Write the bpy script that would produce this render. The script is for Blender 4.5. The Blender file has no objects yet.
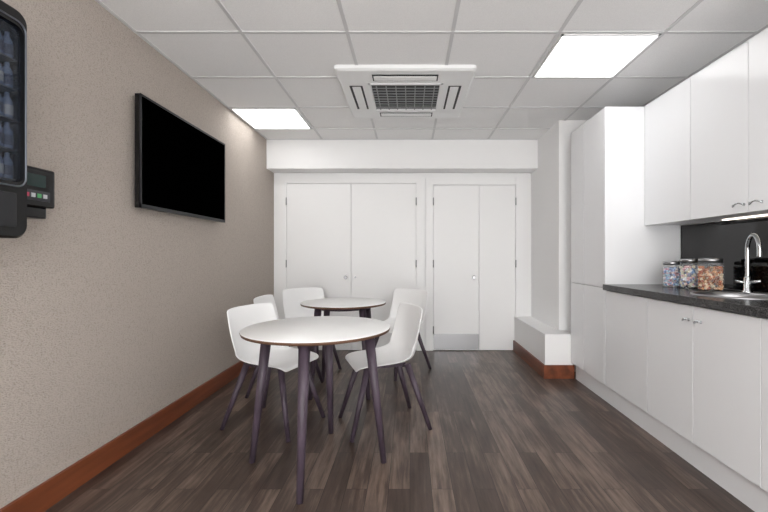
import bpy, bmesh, math, random
from mathutils import Vector, Matrix
random.seed(3)
S=bpy.context.scene
S.view_settings.view_transform='Standard'
S.view_settings.look='None'
S.view_settings.exposure=0.3

# ---------------- helpers ----------------
def lin(c):
    return tuple(((v/255)/12.92 if v/255<=0.04045 else ((v/255+0.055)/1.055)**2.4) for v in c)+(1,)
def mat(name,rgb,rough=0.5,metal=0.0,spec=0.5,emit=0,**kw):
    m=bpy.data.materials.new(name); m.use_nodes=True
    b=m.node_tree.nodes['Principled BSDF']
    b.inputs['Base Color'].default_value=lin(rgb)
    b.inputs['Roughness'].default_value=rough
    b.inputs['Metallic'].default_value=metal
    b.inputs['Specular IOR Level'].default_value=spec
    if emit:
        b.inputs['Emission Color'].default_value=lin(rgb); b.inputs['Emission Strength'].default_value=emit
    for k,v in kw.items(): b.inputs[k.replace('_',' ')].default_value=v
    return m
def nd(m,t,**kw):
    n=m.node_tree.nodes.new(t)
    for k,v in kw.items(): setattr(n,k,v)
    return n
def lk(m,a,b): m.node_tree.links.new(a,b)
def add_noise(m,scale,rgb1,rgb2,bump=0.0,detail=4,stretch=(1,1,1),lo=0.35,hi=0.65,dist=0.002):
    b=m.node_tree.nodes['Principled BSDF']
    tc=nd(m,'ShaderNodeTexCoord'); mp=nd(m,'ShaderNodeMapping'); mp.inputs['Scale'].default_value=stretch
    nz=nd(m,'ShaderNodeTexNoise'); nz.inputs['Scale'].default_value=scale; nz.inputs['Detail'].default_value=detail
    cr=nd(m,'ShaderNodeValToRGB'); cr.color_ramp.elements[0].position=lo; cr.color_ramp.elements[1].position=hi
    cr.color_ramp.elements[0].color=lin(rgb1); cr.color_ramp.elements[1].color=lin(rgb2)
    lk(m,tc.outputs['Object'],mp.inputs['Vector']); lk(m,mp.outputs['Vector'],nz.inputs['Vector'])
    lk(m,nz.outputs['Fac'],cr.inputs['Fac']); lk(m,cr.outputs['Color'],b.inputs['Base Color'])
    if bump:
        bp=nd(m,'ShaderNodeBump'); bp.inputs['Strength'].default_value=bump; bp.inputs['Distance'].default_value=dist
        lk(m,nz.outputs['Fac'],bp.inputs['Height']); lk(m,bp.outputs['Normal'],b.inputs['Normal'])
    return m

def link(o,parent=None):
    S.collection.objects.link(o)
    if parent: o.parent=parent
    return o
def empty(name,loc=(0,0,0),rz=0):
    e=bpy.data.objects.new(name,None); e.location=loc; e.rotation_euler=(0,0,rz); e.empty_display_size=.1
    return link(e)
def frombm(name,bm,m,parent=None,smooth=False,mats=None):
    me=bpy.data.meshes.new(name); bm.normal_update(); bm.to_mesh(me); bm.free()
    for mm in (mats or [m]): me.materials.append(mm)
    if smooth:
        for p in me.polygons: p.use_smooth=True
    return link(bpy.data.objects.new(name,me),parent)
def boxbm(bm,x0,x1,y0,y1,z0,z1):
    vs=[bm.verts.new(p) for p in [(x0,y0,z0),(x1,y0,z0),(x1,y1,z0),(x0,y1,z0),(x0,y0,z1),(x1,y0,z1),(x1,y1,z1),(x0,y1,z1)]]
    for f in [(0,3,2,1),(4,5,6,7),(0,1,5,4),(1,2,6,5),(2,3,7,6),(3,0,4,7)]: bm.faces.new([vs[i] for i in f])
def box(name,x0,x1,y0,y1,z0,z1,m,parent=None,bevel=0,seg=2):
    bm=bmesh.new(); boxbm(bm,x0,x1,y0,y1,z0,z1)
    if bevel: bmesh.ops.bevel(bm,geom=bm.edges[:],offset=bevel,segments=seg,affect='EDGES',profile=.6)
    return frombm(name,bm,m,parent)
def boxes(name,lst,m,parent=None,bevel=0):
    bm=bmesh.new()
    for b in lst: boxbm(bm,*b)
    if bevel: bmesh.ops.bevel(bm,geom=bm.edges[:],offset=bevel,segments=2,affect='EDGES')
    return frombm(name,bm,m,parent)
def rod(name,p,q,r1,r2,m,parent=None,n=24,bev=0):
    p=Vector(p);q=Vector(q);d=q-p
    bm=bmesh.new(); bmesh.ops.create_cone(bm,cap_ends=True,segments=n,radius1=r1,radius2=r2,depth=d.length)
    rot=d.to_track_quat('Z','Y').to_matrix().to_4x4()
    bmesh.ops.transform(bm,matrix=Matrix.Translation((p+q)/2)@rot,verts=bm.verts)
    o=frombm(name,bm,m,parent)
    for f in o.data.polygons: f.use_smooth=len(f.vertices)==4
    return o
def lathe(name,prof,m,parent=None,n=40,c=(0,0,0),close=False):
    bm=bmesh.new(); rings=[]
    for r,z in prof:
        if r<1e-6: rings.append([bm.verts.new((c[0],c[1],c[2]+z))])
        else: rings.append([bm.verts.new((c[0]+r*math.cos(2*math.pi*i/n),c[1]+r*math.sin(2*math.pi*i/n),c[2]+z)) for i in range(n)])
    for a,b in zip(rings,rings[1:]):
        for i in range(n):
            j=(i+1)%n
            if len(a)==1 and len(b)==1: continue
            if len(a)==1: bm.faces.new((a[0],b[j],b[i]))
            elif len(b)==1: bm.faces.new((a[i],a[j],b[0]))
            else: bm.faces.new((a[i],a[j],b[j],b[i]))
    bmesh.ops.recalc_face_normals(bm,faces=bm.faces)
    o=frombm(name,bm,m,parent,smooth=True)
    return o
def tube(name,pts,r,m,parent=None):
    cu=bpy.data.curves.new(name,'CURVE'); cu.dimensions='3D'; cu.bevel_depth=r; cu.bevel_resolution=6; cu.use_fill_caps=True
    sp=cu.splines.new('POLY'); sp.points.add(len(pts)-1)
    for i,p in enumerate(pts): sp.points[i].co=(*p,1)
    for s in cu.splines: s.use_smooth=True
    cu.materials.append(m)
    return link(bpy.data.objects.new(name,cu),parent)

# ---------------- dimensions ----------------
H=2.483; CAM=1.142; XL=-1.65; XR=2.09; YB=4.85; YF=-1.6
XC=XR-.012

# ---------------- materials ----------------
white=mat('white_paint',(245,245,245),.6)
ceilm=add_noise(mat('ceiling_tile',(245,245,245),.85,spec=.1),220,(242,242,242),(250,250,250),bump=.12,detail=2)
gridm=mat('ceiling_grid_metal',(214,214,215),.5)
doorm=mat('door_white',(246,246,246),.45)
cabm=mat('cabinet_gloss_white',(240,241,243),.16,spec=.4)
carc=mat('cabinet_carcass',(236,236,238),.5)
black=mat('black_plastic',(14,14,16),.2)
blackm=mat('black_matte',(1,1,1),.6,spec=0)
chrome=mat('chrome',(205,208,210),.12,metal=1)
steel=mat('brushed_steel',(165,165,167),.32,metal=1)
plast=mat('chair_plastic',(247,247,247),.3)
leg=add_noise(mat('dark_stained_wood',(64,54,64),.5),30,(57,46,56),(80,68,80),stretch=(1,1,.15))
ttop=mat('table_laminate',(242,242,241),.3)
tedge=mat('table_edge',(96,70,54),.5)
lightm=mat('light_diffuser',(255,255,255),.5,emit=3.6)

# left wall wallpaper: fine woven texture
wp=mat('wallpaper',(176,165,158),.8,spec=.15)
b=wp.node_tree.nodes['Principled BSDF']
tc=nd(wp,'ShaderNodeTexCoord'); mp=nd(wp,'ShaderNodeMapping'); mp.inputs['Scale'].default_value=(1,1,2.4); mp.inputs['Rotation'].default_value=(.5,0,0)
mpb=nd(wp,'ShaderNodeMapping'); mpb.inputs['Scale'].default_value=(1,2.4,1); mpb.inputs['Rotation'].default_value=(.5,0,0)
vo=nd(wp,'ShaderNodeTexVoronoi'); vo.inputs['Scale'].default_value=90
nz=nd(wp,'ShaderNodeTexNoise'); nz.inputs['Scale'].default_value=70; nz.inputs['Detail'].default_value=3
mx=nd(wp,'ShaderNodeMath',operation='ADD')
cr=nd(wp,'ShaderNodeValToRGB'); cr.color_ramp.elements[0].position=.5; cr.color_ramp.elements[1].position=1.15
cr.color_ramp.elements[0].color=lin((157,148,139)); cr.color_ramp.elements[1].color=lin((186,176,167))
bp=nd(wp,'ShaderNodeBump'); bp.inputs['Strength'].default_value=.65; bp.inputs['Distance'].default_value=.004
lk(wp,tc.outputs['Object'],mp.inputs['Vector']); lk(wp,tc.outputs['Object'],mpb.inputs['Vector'])
lk(wp,mp.outputs['Vector'],vo.inputs['Vector']); lk(wp,mpb.outputs['Vector'],nz.inputs['Vector'])
lk(wp,vo.outputs['Distance'],mx.inputs[0]); lk(wp,nz.outputs['Fac'],mx.inputs[1])
lk(wp,mx.outputs[0],cr.inputs['Fac']); lk(wp,cr.outputs['Color'],b.inputs['Base Color'])
lk(wp,mx.outputs[0],bp.inputs['Height']); lk(wp,bp.outputs['Normal'],b.inputs['Normal'])

# wood baseboard
bw=add_noise(mat('cherry_wood',(130,70,45),.4),14,(98,51,31),(132,73,45),stretch=(1,.08,1),detail=6)

# floor planks
fm=mat('floor_planks',(90,76,70),.34,spec=.42)
b=fm.node_tree.nodes['Principled BSDF']
tc=nd(fm,'ShaderNodeTexCoord'); mp=nd(fm,'ShaderNodeMapping'); mp.inputs['Rotation'].default_value=(0,0,math.radians(90))
br=nd(fm,'ShaderNodeTexBrick'); br.offset=.37; br.inputs['Scale'].default_value=1; br.inputs['Brick Width'].default_value=.98
br.inputs['Row Height'].default_value=.105; br.inputs['Mortar Size'].default_value=.0013; br.inputs['Bias'].default_value=0
br.inputs['Color1'].default_value=(0,0,0,1); br.inputs['Color2'].default_value=(1,1,1,1); br.inputs['Mortar'].default_value=(.0,.0,.0,1)
lk(fm,tc.outputs['Object'],mp.inputs['Vector']); lk(fm,mp.outputs['Vector'],br.inputs['Vector'])
m2=nd(fm,'ShaderNodeMapping'); m2.inputs['Scale'].default_value=(1,.07,1)
cmb=nd(fm,'ShaderNodeVectorMath',operation='ADD')
scl=nd(fm,'ShaderNodeVectorMath',operation='SCALE'); scl.inputs['Scale'].default_value=7.0
lk(fm,br.outputs['Color'],scl.inputs[0]); lk(fm,tc.outputs['Object'],cmb.inputs[0]); lk(fm,scl.outputs[0],cmb.inputs[1])
lk(fm,cmb.outputs[0],m2.inputs['Vector'])
n1=nd(fm,'ShaderNodeTexNoise'); n1.inputs['Scale'].default_value=45; n1.inputs['Detail'].default_value=6; n1.inputs['Roughness'].default_value=.65
lk(fm,m2.outputs['Vector'],n1.inputs['Vector'])
m3=nd(fm,'ShaderNodeMapping'); m3.inputs['Scale'].default_value=(1,.35,1)
n2=nd(fm,'ShaderNodeTexNoise'); n2.inputs['Scale'].default_value=9; n2.inputs['Detail'].default_value=3
lk(fm,cmb.outputs[0],m3.inputs['Vector']); lk(fm,m3.outputs['Vector'],n2.inputs['Vector'])
a1=nd(fm,'ShaderNodeMath',operation='MULTIPLY'); a1.inputs[1].default_value=.24
lk(fm,br.outputs['Color'],a1.inputs[0])
a2=nd(fm,'ShaderNodeMath',operation='MULTIPLY_ADD'); a2.inputs[1].default_value=.8
lk(fm,n1.outputs['Fac'],a2.inputs[0]); lk(fm,a1.outputs[0],a2.inputs[2])
a3=nd(fm,'ShaderNodeMath',operation='MULTIPLY_ADD'); a3.inputs[1].default_value=.45
lk(fm,n2.outputs['Fac'],a3.inputs[0]); lk(fm,a2.outputs[0],a3.inputs[2])
cr=nd(fm,'ShaderNodeValToRGB'); e=cr.color_ramp.elements
e[0].position=.44; e[0].color=lin((46,36,31)); e[1].position=1.02; e[1].color=lin((124,107,96))
x=e.new(.74); x.color=lin((77,63,56))
lk(fm,a3.outputs[0],cr.inputs['Fac'])
mm=nd(fm,'ShaderNodeMix',data_type='RGBA'); mm.inputs['B'].default_value=lin((32,26,23))
lk(fm,br.outputs['Fac'],mm.inputs['Factor']); lk(fm,cr.outputs['Color'],mm.inputs['A']); lk(fm,mm.outputs['Result'],b.inputs['Base Color'])
bp=nd(fm,'ShaderNodeBump'); bp.inputs['Strength'].default_value=.25; bp.inputs['Distance'].default_value=.001
lk(fm,n1.outputs['Fac'],bp.inputs['Height']); lk(fm,bp.outputs['Normal'],b.inputs['Normal'])

# granite
gm=add_noise(mat('granite_worktop',(50,50,52),.22),160,(26,26,28),(98,96,96),detail=3,lo=.42,hi=.72)
splash=mat('black_glass_splashback',(8,7,8),.05,spec=.5)

# ---------------- room shell ----------------
box('floor',XL-.1,XR+.1,YF,YB+.1,-.1,0,fm)
box('ceiling',XL-.1,XR+.1,YF,YB+.1,H,H+.1,ceilm)
box('wall_left',XL-.1,XL,YF,YB+.1,0,H,wp)
box('wall_right',XR,XR+.1,YF,YB+.1,0,H,white)
box('wall_back',XL,XR,YB,YB+.1,0,H,white)
box('wall_bulkhead',XL,1.475,4.6,YB,2.148,H,white)
box('wall_pier',1.47,XR,3.95,YB,0,H,white)
boxes('wall_boxing',[(1.26,1.47,3.95,YB,0,.41),(1.26,1.53,3.735,3.95,0,.41)],white)
boxes('baseboard_right',[(1.245,1.26,3.72,YB,0,.125),(1.26,1.53,3.72,3.735,0,.125)],bw)
box('baseboard_left',XL,XL+.018,YF,YB,0,.125,bw,bevel=.003)
# ceiling T-grid
gx=[-1.01,-.375,.255,.895,1.525]; gy=[-1.23,-.625,-.02,.585,1.19,1.79,2.395,3.0,3.605,4.21]
L=[]
for x in gx: L.append((x-.011,x+.011,YF,4.6,H-.004,H+.001))
for y in gy: L.append((XL,XR,y-.011,y+.011,H-.0045,H+.001))
L.append((XL,XL+.02,YF,4.6,H-.004,H)); L.append((XL,1.46,4.58,4.6,H-.004,H)); L.append((XR-.02,XR,YF,3.95,H-.004,H))
boxes('trim_ceiling_grid',L,gridm)
def panel(x0,x1,y0,y1):
    e=empty('ceiling_light_panel',((x0+x1)/2,(y0+y1)/2,H-.006))
    w=(x1-x0)/2;d=(y1-y0)/2
    box('diffuser',-w+.012,w-.012,-d+.012,d-.012,-.003,.004,lightm,e)
    boxes('frame',[(-w,w,-d,-d+.012,-.005,.006),(-w,w,d-.012,d,-.005,.006),(-w,-w+.012,-d,d,-.005,.006),(w-.012,w,-d,d,-.005,.006)],white,e)
    return e
panel(.915,1.513,2.41,2.985)
panel(-1.625,-1.035,3.62,4.195)
panel(.91,1.51,.0,.57)  # out-of-view panel over the camera, added for more light
panel(-1.0,-.39,.60,1.175)  # unseen panel above the frame, added to brighten the room
panel(-1.0,-.39,-1.21,-.64)  # unseen panel behind the camera, added as extra fill light

# ---------------- back wall doors ----------------
def frame(name,x0,x1,zt,w=.07,d=.03,y=YB):
    boxes(name,[(x0-w,x0,y-d,y,0,zt+w),(x1,x1+w,y-d,y,0,zt+w),(x0,x1,y-d,y,zt,zt+w)],doorm,bevel=.004)
frame('trim_1',-1.49,.075,2.02,w=.09)
frame('trim_2',.282,1.275,2.00,w=.09)
def leaf(par,name,x0,x1,zt,z0=.008):
    return box(name,x0+.003,x1-.003,YB-.022,YB-.001,z0,zt-.004,doorm,par,bevel=.002)
d1=empty('door_1'); leaf(d1,'leaf_left',-1.49,-.71,2.02); leaf(d1,'leaf_right',-.71,.075,2.02)
rod('knob_stem',(-.775,YB-.022,.885),(-.775,YB-.045,.885),.008,.008,steel,d1)
rod('knob',(-.775,YB-.045,.885),(-.775,YB-.06,.885),.024,.02,steel,d1)
rod('lock',(-.66,YB-.022,.885),(-.66,YB-.028,.885),.012,.012,steel,d1)
d2=empty('door_2'); leaf(d2,'leaf_left',.282,.833,2.00); leaf(d2,'leaf_right',.833,1.275,2.00)
box('kick_plate',.29,.828,YB-.026,YB-.0215,.012,.2,steel,d2)
rod('knob_stem',(.77,YB-.022,.885),(.77,YB-.045,.885),.008,.008,steel,d2)
rod('knob',(.77,YB-.045,.885),(.77,YB-.06,.885),.024,.02,steel,d2)
for i,(xx,dd) in enumerate([(-1.49,d1),(.075,d1),(.282,d2),(1.275,d2)]):
    for z in (.25,1.05,1.8):
        rod('hinge',(xx,YB-.034,z-.045),(xx,YB-.034,z+.045),.007,.007,steel,dd,n=12)

# ---------------- kitchen ----------------
PX=1.54; FX=1.50
tc_=empty('tall_cabinet')
box('carcass',FX+.02,XC,3.092,3.73,.15,2.29,carc,tc_)
box('end_panel',FX,XC,3.074,3.092,.15,2.29,cabm,tc_,bevel=.001)
for nm,y0,y1,z0,z1 in [('door_upper_a',3.095,3.455,.90,2.287),('door_upper_b',3.459,3.73,.90,2.287),('door_lower_a',3.095,3.455,.15,.895),('door_lower_b',3.459,3.73,.15,.895)]:
    box(nm,FX,FX+.019,y0,y1,z0,z1,cabm,tc_,bevel=.0015)
box('plinth',PX,PX+.018,3.0705,3.718,0,.15,carc,tc_)
box('plinth_back',XC-.02,XC,3.0705,3.718,0,.15,carc,tc_)
bc=empty('base_cabinet')
Y0=.46
ys=[3.072,2.53,2.12,1.71,1.30,.89,Y0]
for i in range(len(ys)-1):
    box('door_%d'%(i+1),FX,FX+.019,ys[i+1]+.002,ys[i]-.002,.15,.876,cabm,bc,bevel=.0015)
boxes('carcass',[(FX+.02,XC,Y0,3.07,.15,.168),(XC-.02,XC,Y0,3.07,.168,.88),(FX+.02,XC-.02,Y0,Y0+.018,.168,.88),(FX+.02,XC-.02,2.52,2.538,.168,.88),(FX+.02,XC-.02,1.70,1.718,.168,.88),(FX+.02,XC-.02,3.05,3.07,.168,.88)],carc,bc)
box('plinth',PX,PX+.018,Y0,3.07,0,.15,carc,bc)
def bow(name,par,y,z,x,w=.035,r=.004):
    pts=[(x,y-w,z)]
    for i in range(13):
        t=i/12; a=math.pi*t
        pts.append((x-.006-.02*math.sin(a),y+(t-.5)*w*2,z+.008*math.sin(2*a)))
    pts.append((x,y+w,z))
    tube(name,pts,r,chrome,par)
    for s in (-1,1): rod(name+'_rose',(x-.0035,y+s*w,z),(x,y+s*w,z),.008,.008,chrome,par)
for y in (2.165,2.075): bow('handle',bc,y,.80,FX,.014,.003)
for y in (1.345,1.255): bow('handle',bc,y,.80,FX,.014,.003)
ct=empty('kitchen_worktop')
SX,SY,SR=1.80,2.2,.19
w=box('slab',FX-.02,XC,Y0,3.072,.882,.925,gm,ct,bevel=.003)
bm=bmesh.new(); bmesh.ops.create_cone(bm,cap_ends=True,segments=64,radius1=SR,radius2=SR,depth=.3)
bmesh.ops.translate(bm,vec=(SX,SY,.9),verts=bm.verts); cut=frombm('cut',bm,gm)
md=w.modifiers.new('b','BOOLEAN'); md.object=cut; md.operation='DIFFERENCE'; md.solver='EXACT'
bpy.context.view_layer.update()
dg=bpy.context.evaluated_depsgraph_get(); me=bpy.data.meshes.new_from_object(w.evaluated_get(dg)); w.modifiers.clear(); w.data=me
bpy.data.objects.remove(cut,do_unlink=True)
sk=empty('kitchen_sink',(SX,SY,.925))
lathe('bowl',[(.212,.0),(.212,.005),(.196,.006),(.186,.0),(.183,-.02),(.178,-.12),(.15,-.15),(.03,-.158),(0,-.158)],steel,sk)
lathe('drain',[(.035,-.156),(.03,-.152),(.0,-.153)],chrome,sk)
tp=empty('kitchen_tap',(1.965,2.33,.925))
lathe('base',[(0,0),(.028,0),(.028,.008),(.02,.02),(.018,.09),(.014,.1),(0,.1)],chrome,tp)
pts=[(0,0,.09),(0,0,.25)]
fd=Vector((-.35,-.94,0)).normalized()
for i in range(1,15):
    a=math.pi*i/14*1.02; pts.append(tuple(fd*(.075-.075*math.cos(a))+Vector((0,0,.25+.085*math.sin(a)))))
l=pts[-1]; pts.append((l[0],l[1],l[2]-.03))
tube('spout',pts,.0115,chrome,tp)
rod('lever_left',(0,0,.06),(-.05,.03,.07),.010,.007,chrome,tp)
rod('lever_right',(0,0,.06),(.02,-.07,.075),.010,.007,chrome,tp)
box('trim_splashback',XR-.008,XR-.0005,Y0,3.072,.927,1.375,splash)
wc=empty('wall_cabinet')
UX=1.80
box('carcass',UX+.02,XC,Y0,3.072,1.38,2.29,carc,wc)
yu=[3.072,2.57,2.13,1.69,1.25,.85,Y0]
for i in range(len(yu)-1):
    box('door_%d'%(i+1),UX,UX+.019,yu[i+1]+.002,yu[i]-.002,1.375,2.29,cabm,wc,bevel=.0015)
for y in (2.19,2.08,1.305,1.195): bow('handle',wc,y,1.42,UX,.036)
box('under_light',XC-.05,XC-.03,Y0+.2,2.6,1.372,1.38,mat('led_strip',(255,244,230),.5,emit=2.5),wc)
def jar(x,y,r,h,cols):
    e=empty('sweet_jar',(x,y,.925))
    g=mat('jar_glass',(240,246,248),.04,Alpha=.12)
    lathe('glass',[(0,.0),(r*.96,.0),(r,.008),(r,h*.78),(r*.8,h*.86),(r*.8,h*.9)],g,e)
    lathe('lid',[(0,h*1.0),(r*.5,h*1.0),(r*.86,h*.985),(r*.9,h*.95),(r*.9,h*.86),(r*.8,h*.86)],steel,e)
    bm=bmesh.new(); ms=[mat('sweet_%d'%i,c,.5) for i,c in enumerate(cols)]
    z=.012
    while z<h*.74:
        for k in range(16):
            rr=(r-.016)*math.sqrt(random.random()) if k>9 else (r-.016)
            a=random.random()*6.283
            n0=len(bm.faces)
            M=Matrix.Translation((rr*math.cos(a),rr*math.sin(a),z+random.uniform(0,.008)))@Matrix.Rotation(random.random()*3,4,(random.random(),random.random(),.3))
            bmesh.ops.create_icosphere(bm,subdivisions=1,radius=.013,matrix=M@Matrix.Diagonal((1.15,.8,.7,1)))
            bm.faces.ensure_lookup_table(); mi=random.randrange(len(ms))
            for f in bm.faces[n0:]: f.material_index=mi
        z+=.014
    frombm('sweets',bm,None,e,mats=ms)
jar(1.83,2.80,.056,.18,[(225,200,205),(140,165,210),(240,240,243),(210,150,165),(175,205,225)])
jar(1.875,2.685,.060,.20,[(240,242,245),(130,165,210),(230,185,190),(235,228,205),(160,168,200)])
jar(1.90,2.53,.072,.205,[(220,160,105),(200,120,70),(235,195,155),(175,95,60),(240,220,190)])

# ---------------- TV ----------------
tv=empty('wall_television',(XL,2.895,1.765))
ty=.54; tz=.337
box('housing',.028,.058,-ty,ty,-tz,tz,black,tv,bevel=.004)
box('screen',.0582,.0600,-ty+.012,ty-.012,-tz+.022,tz-.012,blackm,tv)
boxes('bezel',[(.058,.064,-ty,-ty+.012,-tz,tz),(.058,.064,ty-.012,ty,-tz,tz),(.058,.064,-ty,ty,tz-.012,tz),(.058,.064,-ty,ty,-tz,-tz+.022)],mat('tv_bezel',(34,34,38),.4,spec=.3),tv)
box('bracket',0,.028,-.2,.2,-.15,.15,black,tv)

# ---------------- vending dispenser ----------------
vd=empty('wall_vending_machine',(XL,1.21,1.205))
dz=.82; y0=-.26;y1=.26
grey=mat('dispenser_trim',(100,104,112),.3,metal=.6)
box('body',0,.17,y0,y1,0,dz,black,vd,bevel=.02,seg=3)
def rrect(y0,y1,z0,z1,r,n=8):
    P=[]
    for cy,cz,a0 in [(y1-r,z1-r,0),(y0+r,z1-r,90),(y0+r,z0+r,180),(y1-r,z0+r,270)]:
        for i in range(n+1):
            a=math.radians(a0+90*i/n); P.append((cy+r*math.cos(a),cz+r*math.sin(a)))
    return P
bm=bmesh.new()
O=rrect(y0,y1,0,dz,.045); I=rrect(y0+.02,y1-.02,.20,dz-.06,.03)
rings=[]
for P,xx in [(O,.15),(O,.24),(rrect(y0+.008,y1-.008,.008,dz-.008,.04),.25),(I,.25),(I,.172)]:
    rings.append([bm.verts.new((xx,p[0],p[1])) for p in P])
for a,c in zip(rings,rings[1:]):
    n=len(a)
    for i in range(n): bm.faces.new((a[i],a[(i+1)%n],c[(i+1)%n],c[i]))
bm.faces.new(rings[0])
bmesh.ops.recalc_face_normals(bm,faces=bm.faces)
frombm('front_frame',bm,black,vd)
box('glass_pane',.236,.239,y0+.021,y1-.021,.202,dz-.062,mat('smoked_glass',(40,46,56),.03,Alpha=.3,spec=.8),vd)
cup=mat('bottle_stock',(105,122,152),.2); cup2=mat('bottle_label',(50,62,92),.4); cup3=mat('bottle_label_pale',(150,156,168),.4)
box('back_liner',.1705,.173,y0+.022,y1-.022,.205,dz-.065,mat('liner',(44,48,58),.4),vd)
for k in range(5):
    z=.212+k*.108
    box('shelf_%d'%k,.172,.23,y0+.022,y1-.022,z-.005,z,grey,vd)
    for j in range(14):
        c=(.205,y0+.036+j*.0345,z)
        lathe('bottle',[(0,0),(.0145,0),(.016,.008),(.016,.062),(.007,.082),(.007,.096),(0,.096)],cup,vd,n=16,c=c)
        lathe('label',[(.0163,.014),(.0163,.05)],cup2 if (j+k)%3 else cup3,vd,n=16,c=c)
box('tray_recess',.2495,.254,y0+.05,y1-.05,.04,.16,mat('tray',(30,31,34),.3),vd,bevel=.002)
rr_=rrect(y0+.014,y1-.014,.185,dz-.045,.035)
tube('trim_line',[(.252,p[0],p[1]) for p in rr_+[rr_[0]]],.003,grey,vd)
# payment reader
pr=empty('card_reader',(XL,1.60,1.41))
box('bracket',0,.10,-.1295,.02,-.09,.10,black,pr,bevel=.004)
box('body',.02,.15,-.09,.095,-.07,.09,black,pr,bevel=.012,seg=3)
box('base',.02,.13,-.07,.075,-.115,-.065,black,pr,bevel=.008)
box('display',.1495,.153,-.055,.045,.01,.06,mat('lcd',(36,54,52),.2),pr)
box('keypad',.1495,.152,-.055,.065,-.045,-.005,mat('keypad',(50,52,58),.4),pr)
for i in range(4): box('key_%d'%i,.152,.155,-.045+i*.026,-.029+i*.026,-.033,-.017,mat('key%d'%i,[(200,70,100),(200,200,205),(90,170,110),(200,200,205)][i],.4),pr)

# ---------------- AC cassette ----------------
ac=empty('ceiling_air_conditioner',(-.035,3.31,H))
acw=mat('ac_white',(240,241,241),.4); dk=mat('ac_dark',(30,31,33),.6)
bm=bmesh.new()
def sq(w,z,r): 
    return [bm.verts.new((p[0],p[1],z)) for p in rrect(-w,w,-w,w,r,6)]
R=[sq(.505,0,.03),sq(.505,-.022,.03),sq(.49,-.034,.03),sq(.27,-.036,.02),sq(.265,-.012,.015)]
for a,c in zip(R,R[1:]):
    n=len(a)
    for i in range(n): bm.faces.new((a[i],a[(i+1)%n],c[(i+1)%n],c[i]))
bmesh.ops.recalc_face_normals(bm,faces=bm.faces)
frombm('fascia',bm,acw,ac)
box('intake_void',-.265,.265,-.265,.265,-.014,-.010,dk,ac)
L=[]
for i in range(10):
    y=-.238+i*.053; L.append((-.262,.262,y-.004,y+.004,-.034,-.028))
for i in range(7):
    x=-.225+i*.075; L.append((x-.004,x+.004,-.262,.262,-.036,-.028))
boxes('grille',L,mat('ac_grille',(140,142,144),.5),ac)
boxes('grille_rim',[(-.285,.285,-.285,-.265,-.041,-.034),(-.285,.285,.265,.285,-.041,-.034),(-.285,-.265,-.285,.285,-.041,-.034),(.265,.285,-.285,.285,-.041,-.034)],acw,ac,bevel=.002)
slots=[];flaps=[]
for s in (-1,1):
    a,b2=sorted((s*.33,s*.43)); 
    slots.append((-.24,.24,a,b2,-.0375,-.030)); slots.append((a,b2,-.24,.24,-.0375,-.030))
    c0,c1=sorted((s*.345,s*.41))
    flaps.append((-.23,.23,c0,c1,-.043,-.038)); flaps.append((c0,c1,-.23,.23,-.043,-.038))
boxes('outlet_slots',slots,dk,ac); boxes('flaps',flaps,acw,ac,bevel=.001)

# ---------------- tables ----------------
def table(x,y,r,rz=0):
    e=empty('round_table',(x,y,0),rz)
    lathe('top',[(0,.728),(r-.02,.728),(r-.004,.732),(r,.744),(r-.001,.7465),(r-.001,.748),(r-.004,.75),(0,.75)],ttop,e,n=96)
    o=e.children[0]; o.data.materials.append(tedge)
    for p in o.data.polygons:
        if p.center.z<.7465: p.material_index=1
    lathe('sub_frame',[(.235,.7285),(.235,.70),(.215,.70),(.215,.7285),(.235,.7285)],leg,e,n=48)
    boxes('cross_rail',[(-.25,.25,-.02,.02,.70,.728),(-.02,.02,-.25,.25,.70,.7275)],leg,e)
    for i in range(4):
        a=i*math.pi/2; ca,sa=math.cos(a),math.sin(a)
        rod('leg_%d'%(i+1),(.365*r/.4*ca,.365*r/.4*sa,0),(.28*r/.4*ca,.28*r/.4*sa,.728),.016,.029,leg,e)
table(-.51,2.215,.40)
table(-.565,3.42,.36,math.radians(45))

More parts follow.
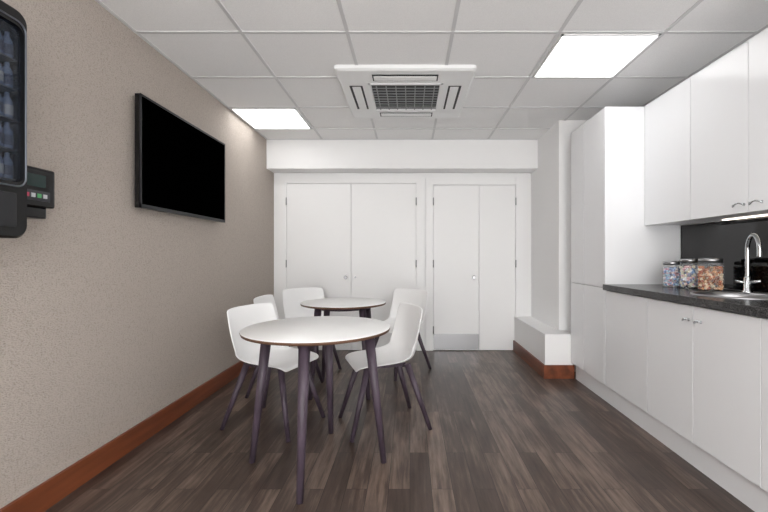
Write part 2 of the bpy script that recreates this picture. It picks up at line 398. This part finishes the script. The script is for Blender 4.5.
# ---------------- chairs ----------------
def chair(x,y,ang):
    e=empty('dining_chair',(x,y,0),ang)
    prof=[(.225,.418),(.215,.440),(.15,.447),(.06,.440),(-.04,.432),(-.12,.434),(-.175,.452),(-.203,.50),(-.213,.57),(-.218,.64),(-.224,.71),(-.230,.770),(-.233,.80)]
    hw=[.185,.205,.215,.22,.225,.228,.23,.23,.232,.234,.234,.230,.222]
    curl=[0,.002,.008,.018,.034,.055,.08,.085,.07,.055,.045,.036,.032]
    bm=bmesh.new(); G=[]; U=12
    for i,((px,pz),w,c) in enumerate(zip(prof,hw,curl)):
        p0=Vector(prof[max(i-1,0)]);p1=Vector(prof[min(i+1,len(prof)-1)]); t=(p1-p0).normalized()
        n=Vector((t.y,-t.x)); 
        if n.x+n.y<0: n=-n
        row=[]
        for k in range(U+1):
            u=k/U*2-1; cc=c*abs(u)**2.6
            row.append(bm.verts.new((px+n.x*cc,u*w,pz+n.y*cc-(.012*abs(u)**4 if i==len(prof)-1 else 0))))
        G.append(row)
    for i in range(len(G)-1):
        for k in range(U): bm.faces.new((G[i][k],G[i+1][k],G[i+1][k+1],G[i][k+1]))
    bmesh.ops.recalc_face_normals(bm,faces=bm.faces)
    o=frombm('shell',bm,plast,e,smooth=True)
    s=o.modifiers.new('s','SOLIDIFY'); s.thickness=.01; s.offset=0
    s=o.modifiers.new('ss','SUBSURF'); s.levels=2; s.render_levels=2
    boxes('seat_frame',[(-.13,.13,-.10,-.07,.405,.428),(-.13,.13,.07,.10,.405,.428),(-.13,-.10,-.10,.10,.400,.425),(.10,.13,-.10,.10,.400,.425)],leg,e,bevel=.003)
    for i,(sx,sy) in enumerate([(1,1),(1,-1),(-1,1),(-1,-1)]):
        rod('leg_%d'%(i+1),(.262*sx-.005,.2*sy,0),(.135*sx,.115*sy,.425),.0135,.022,leg,e)
chair(-.92,2.73,math.radians(-20))
chair(-.185,2.73,math.radians(180+20))
chair(-1.05,3.42,0)
chair(-1.02,4.12,math.radians(-52))
chair(-.12,3.98,math.radians(180+50))

# ---------------- world & camera ----------------
W=bpy.data.worlds.new('World'); S.world=W; W.use_nodes=True
W.node_tree.nodes['Background'].inputs[0].default_value=(1,.99,.98,1); W.node_tree.nodes['Background'].inputs[1].default_value=4.4
cd=bpy.data.cameras.new('camera'); cd.sensor_width=36; cd.lens=400/768*36; cd.shift_x=-26/768; cd.clip_start=.02
co=bpy.data.objects.new('camera',cd); co.location=(0,0,CAM); co.rotation_euler=(math.radians(90),0,0); link(co); S.camera=co
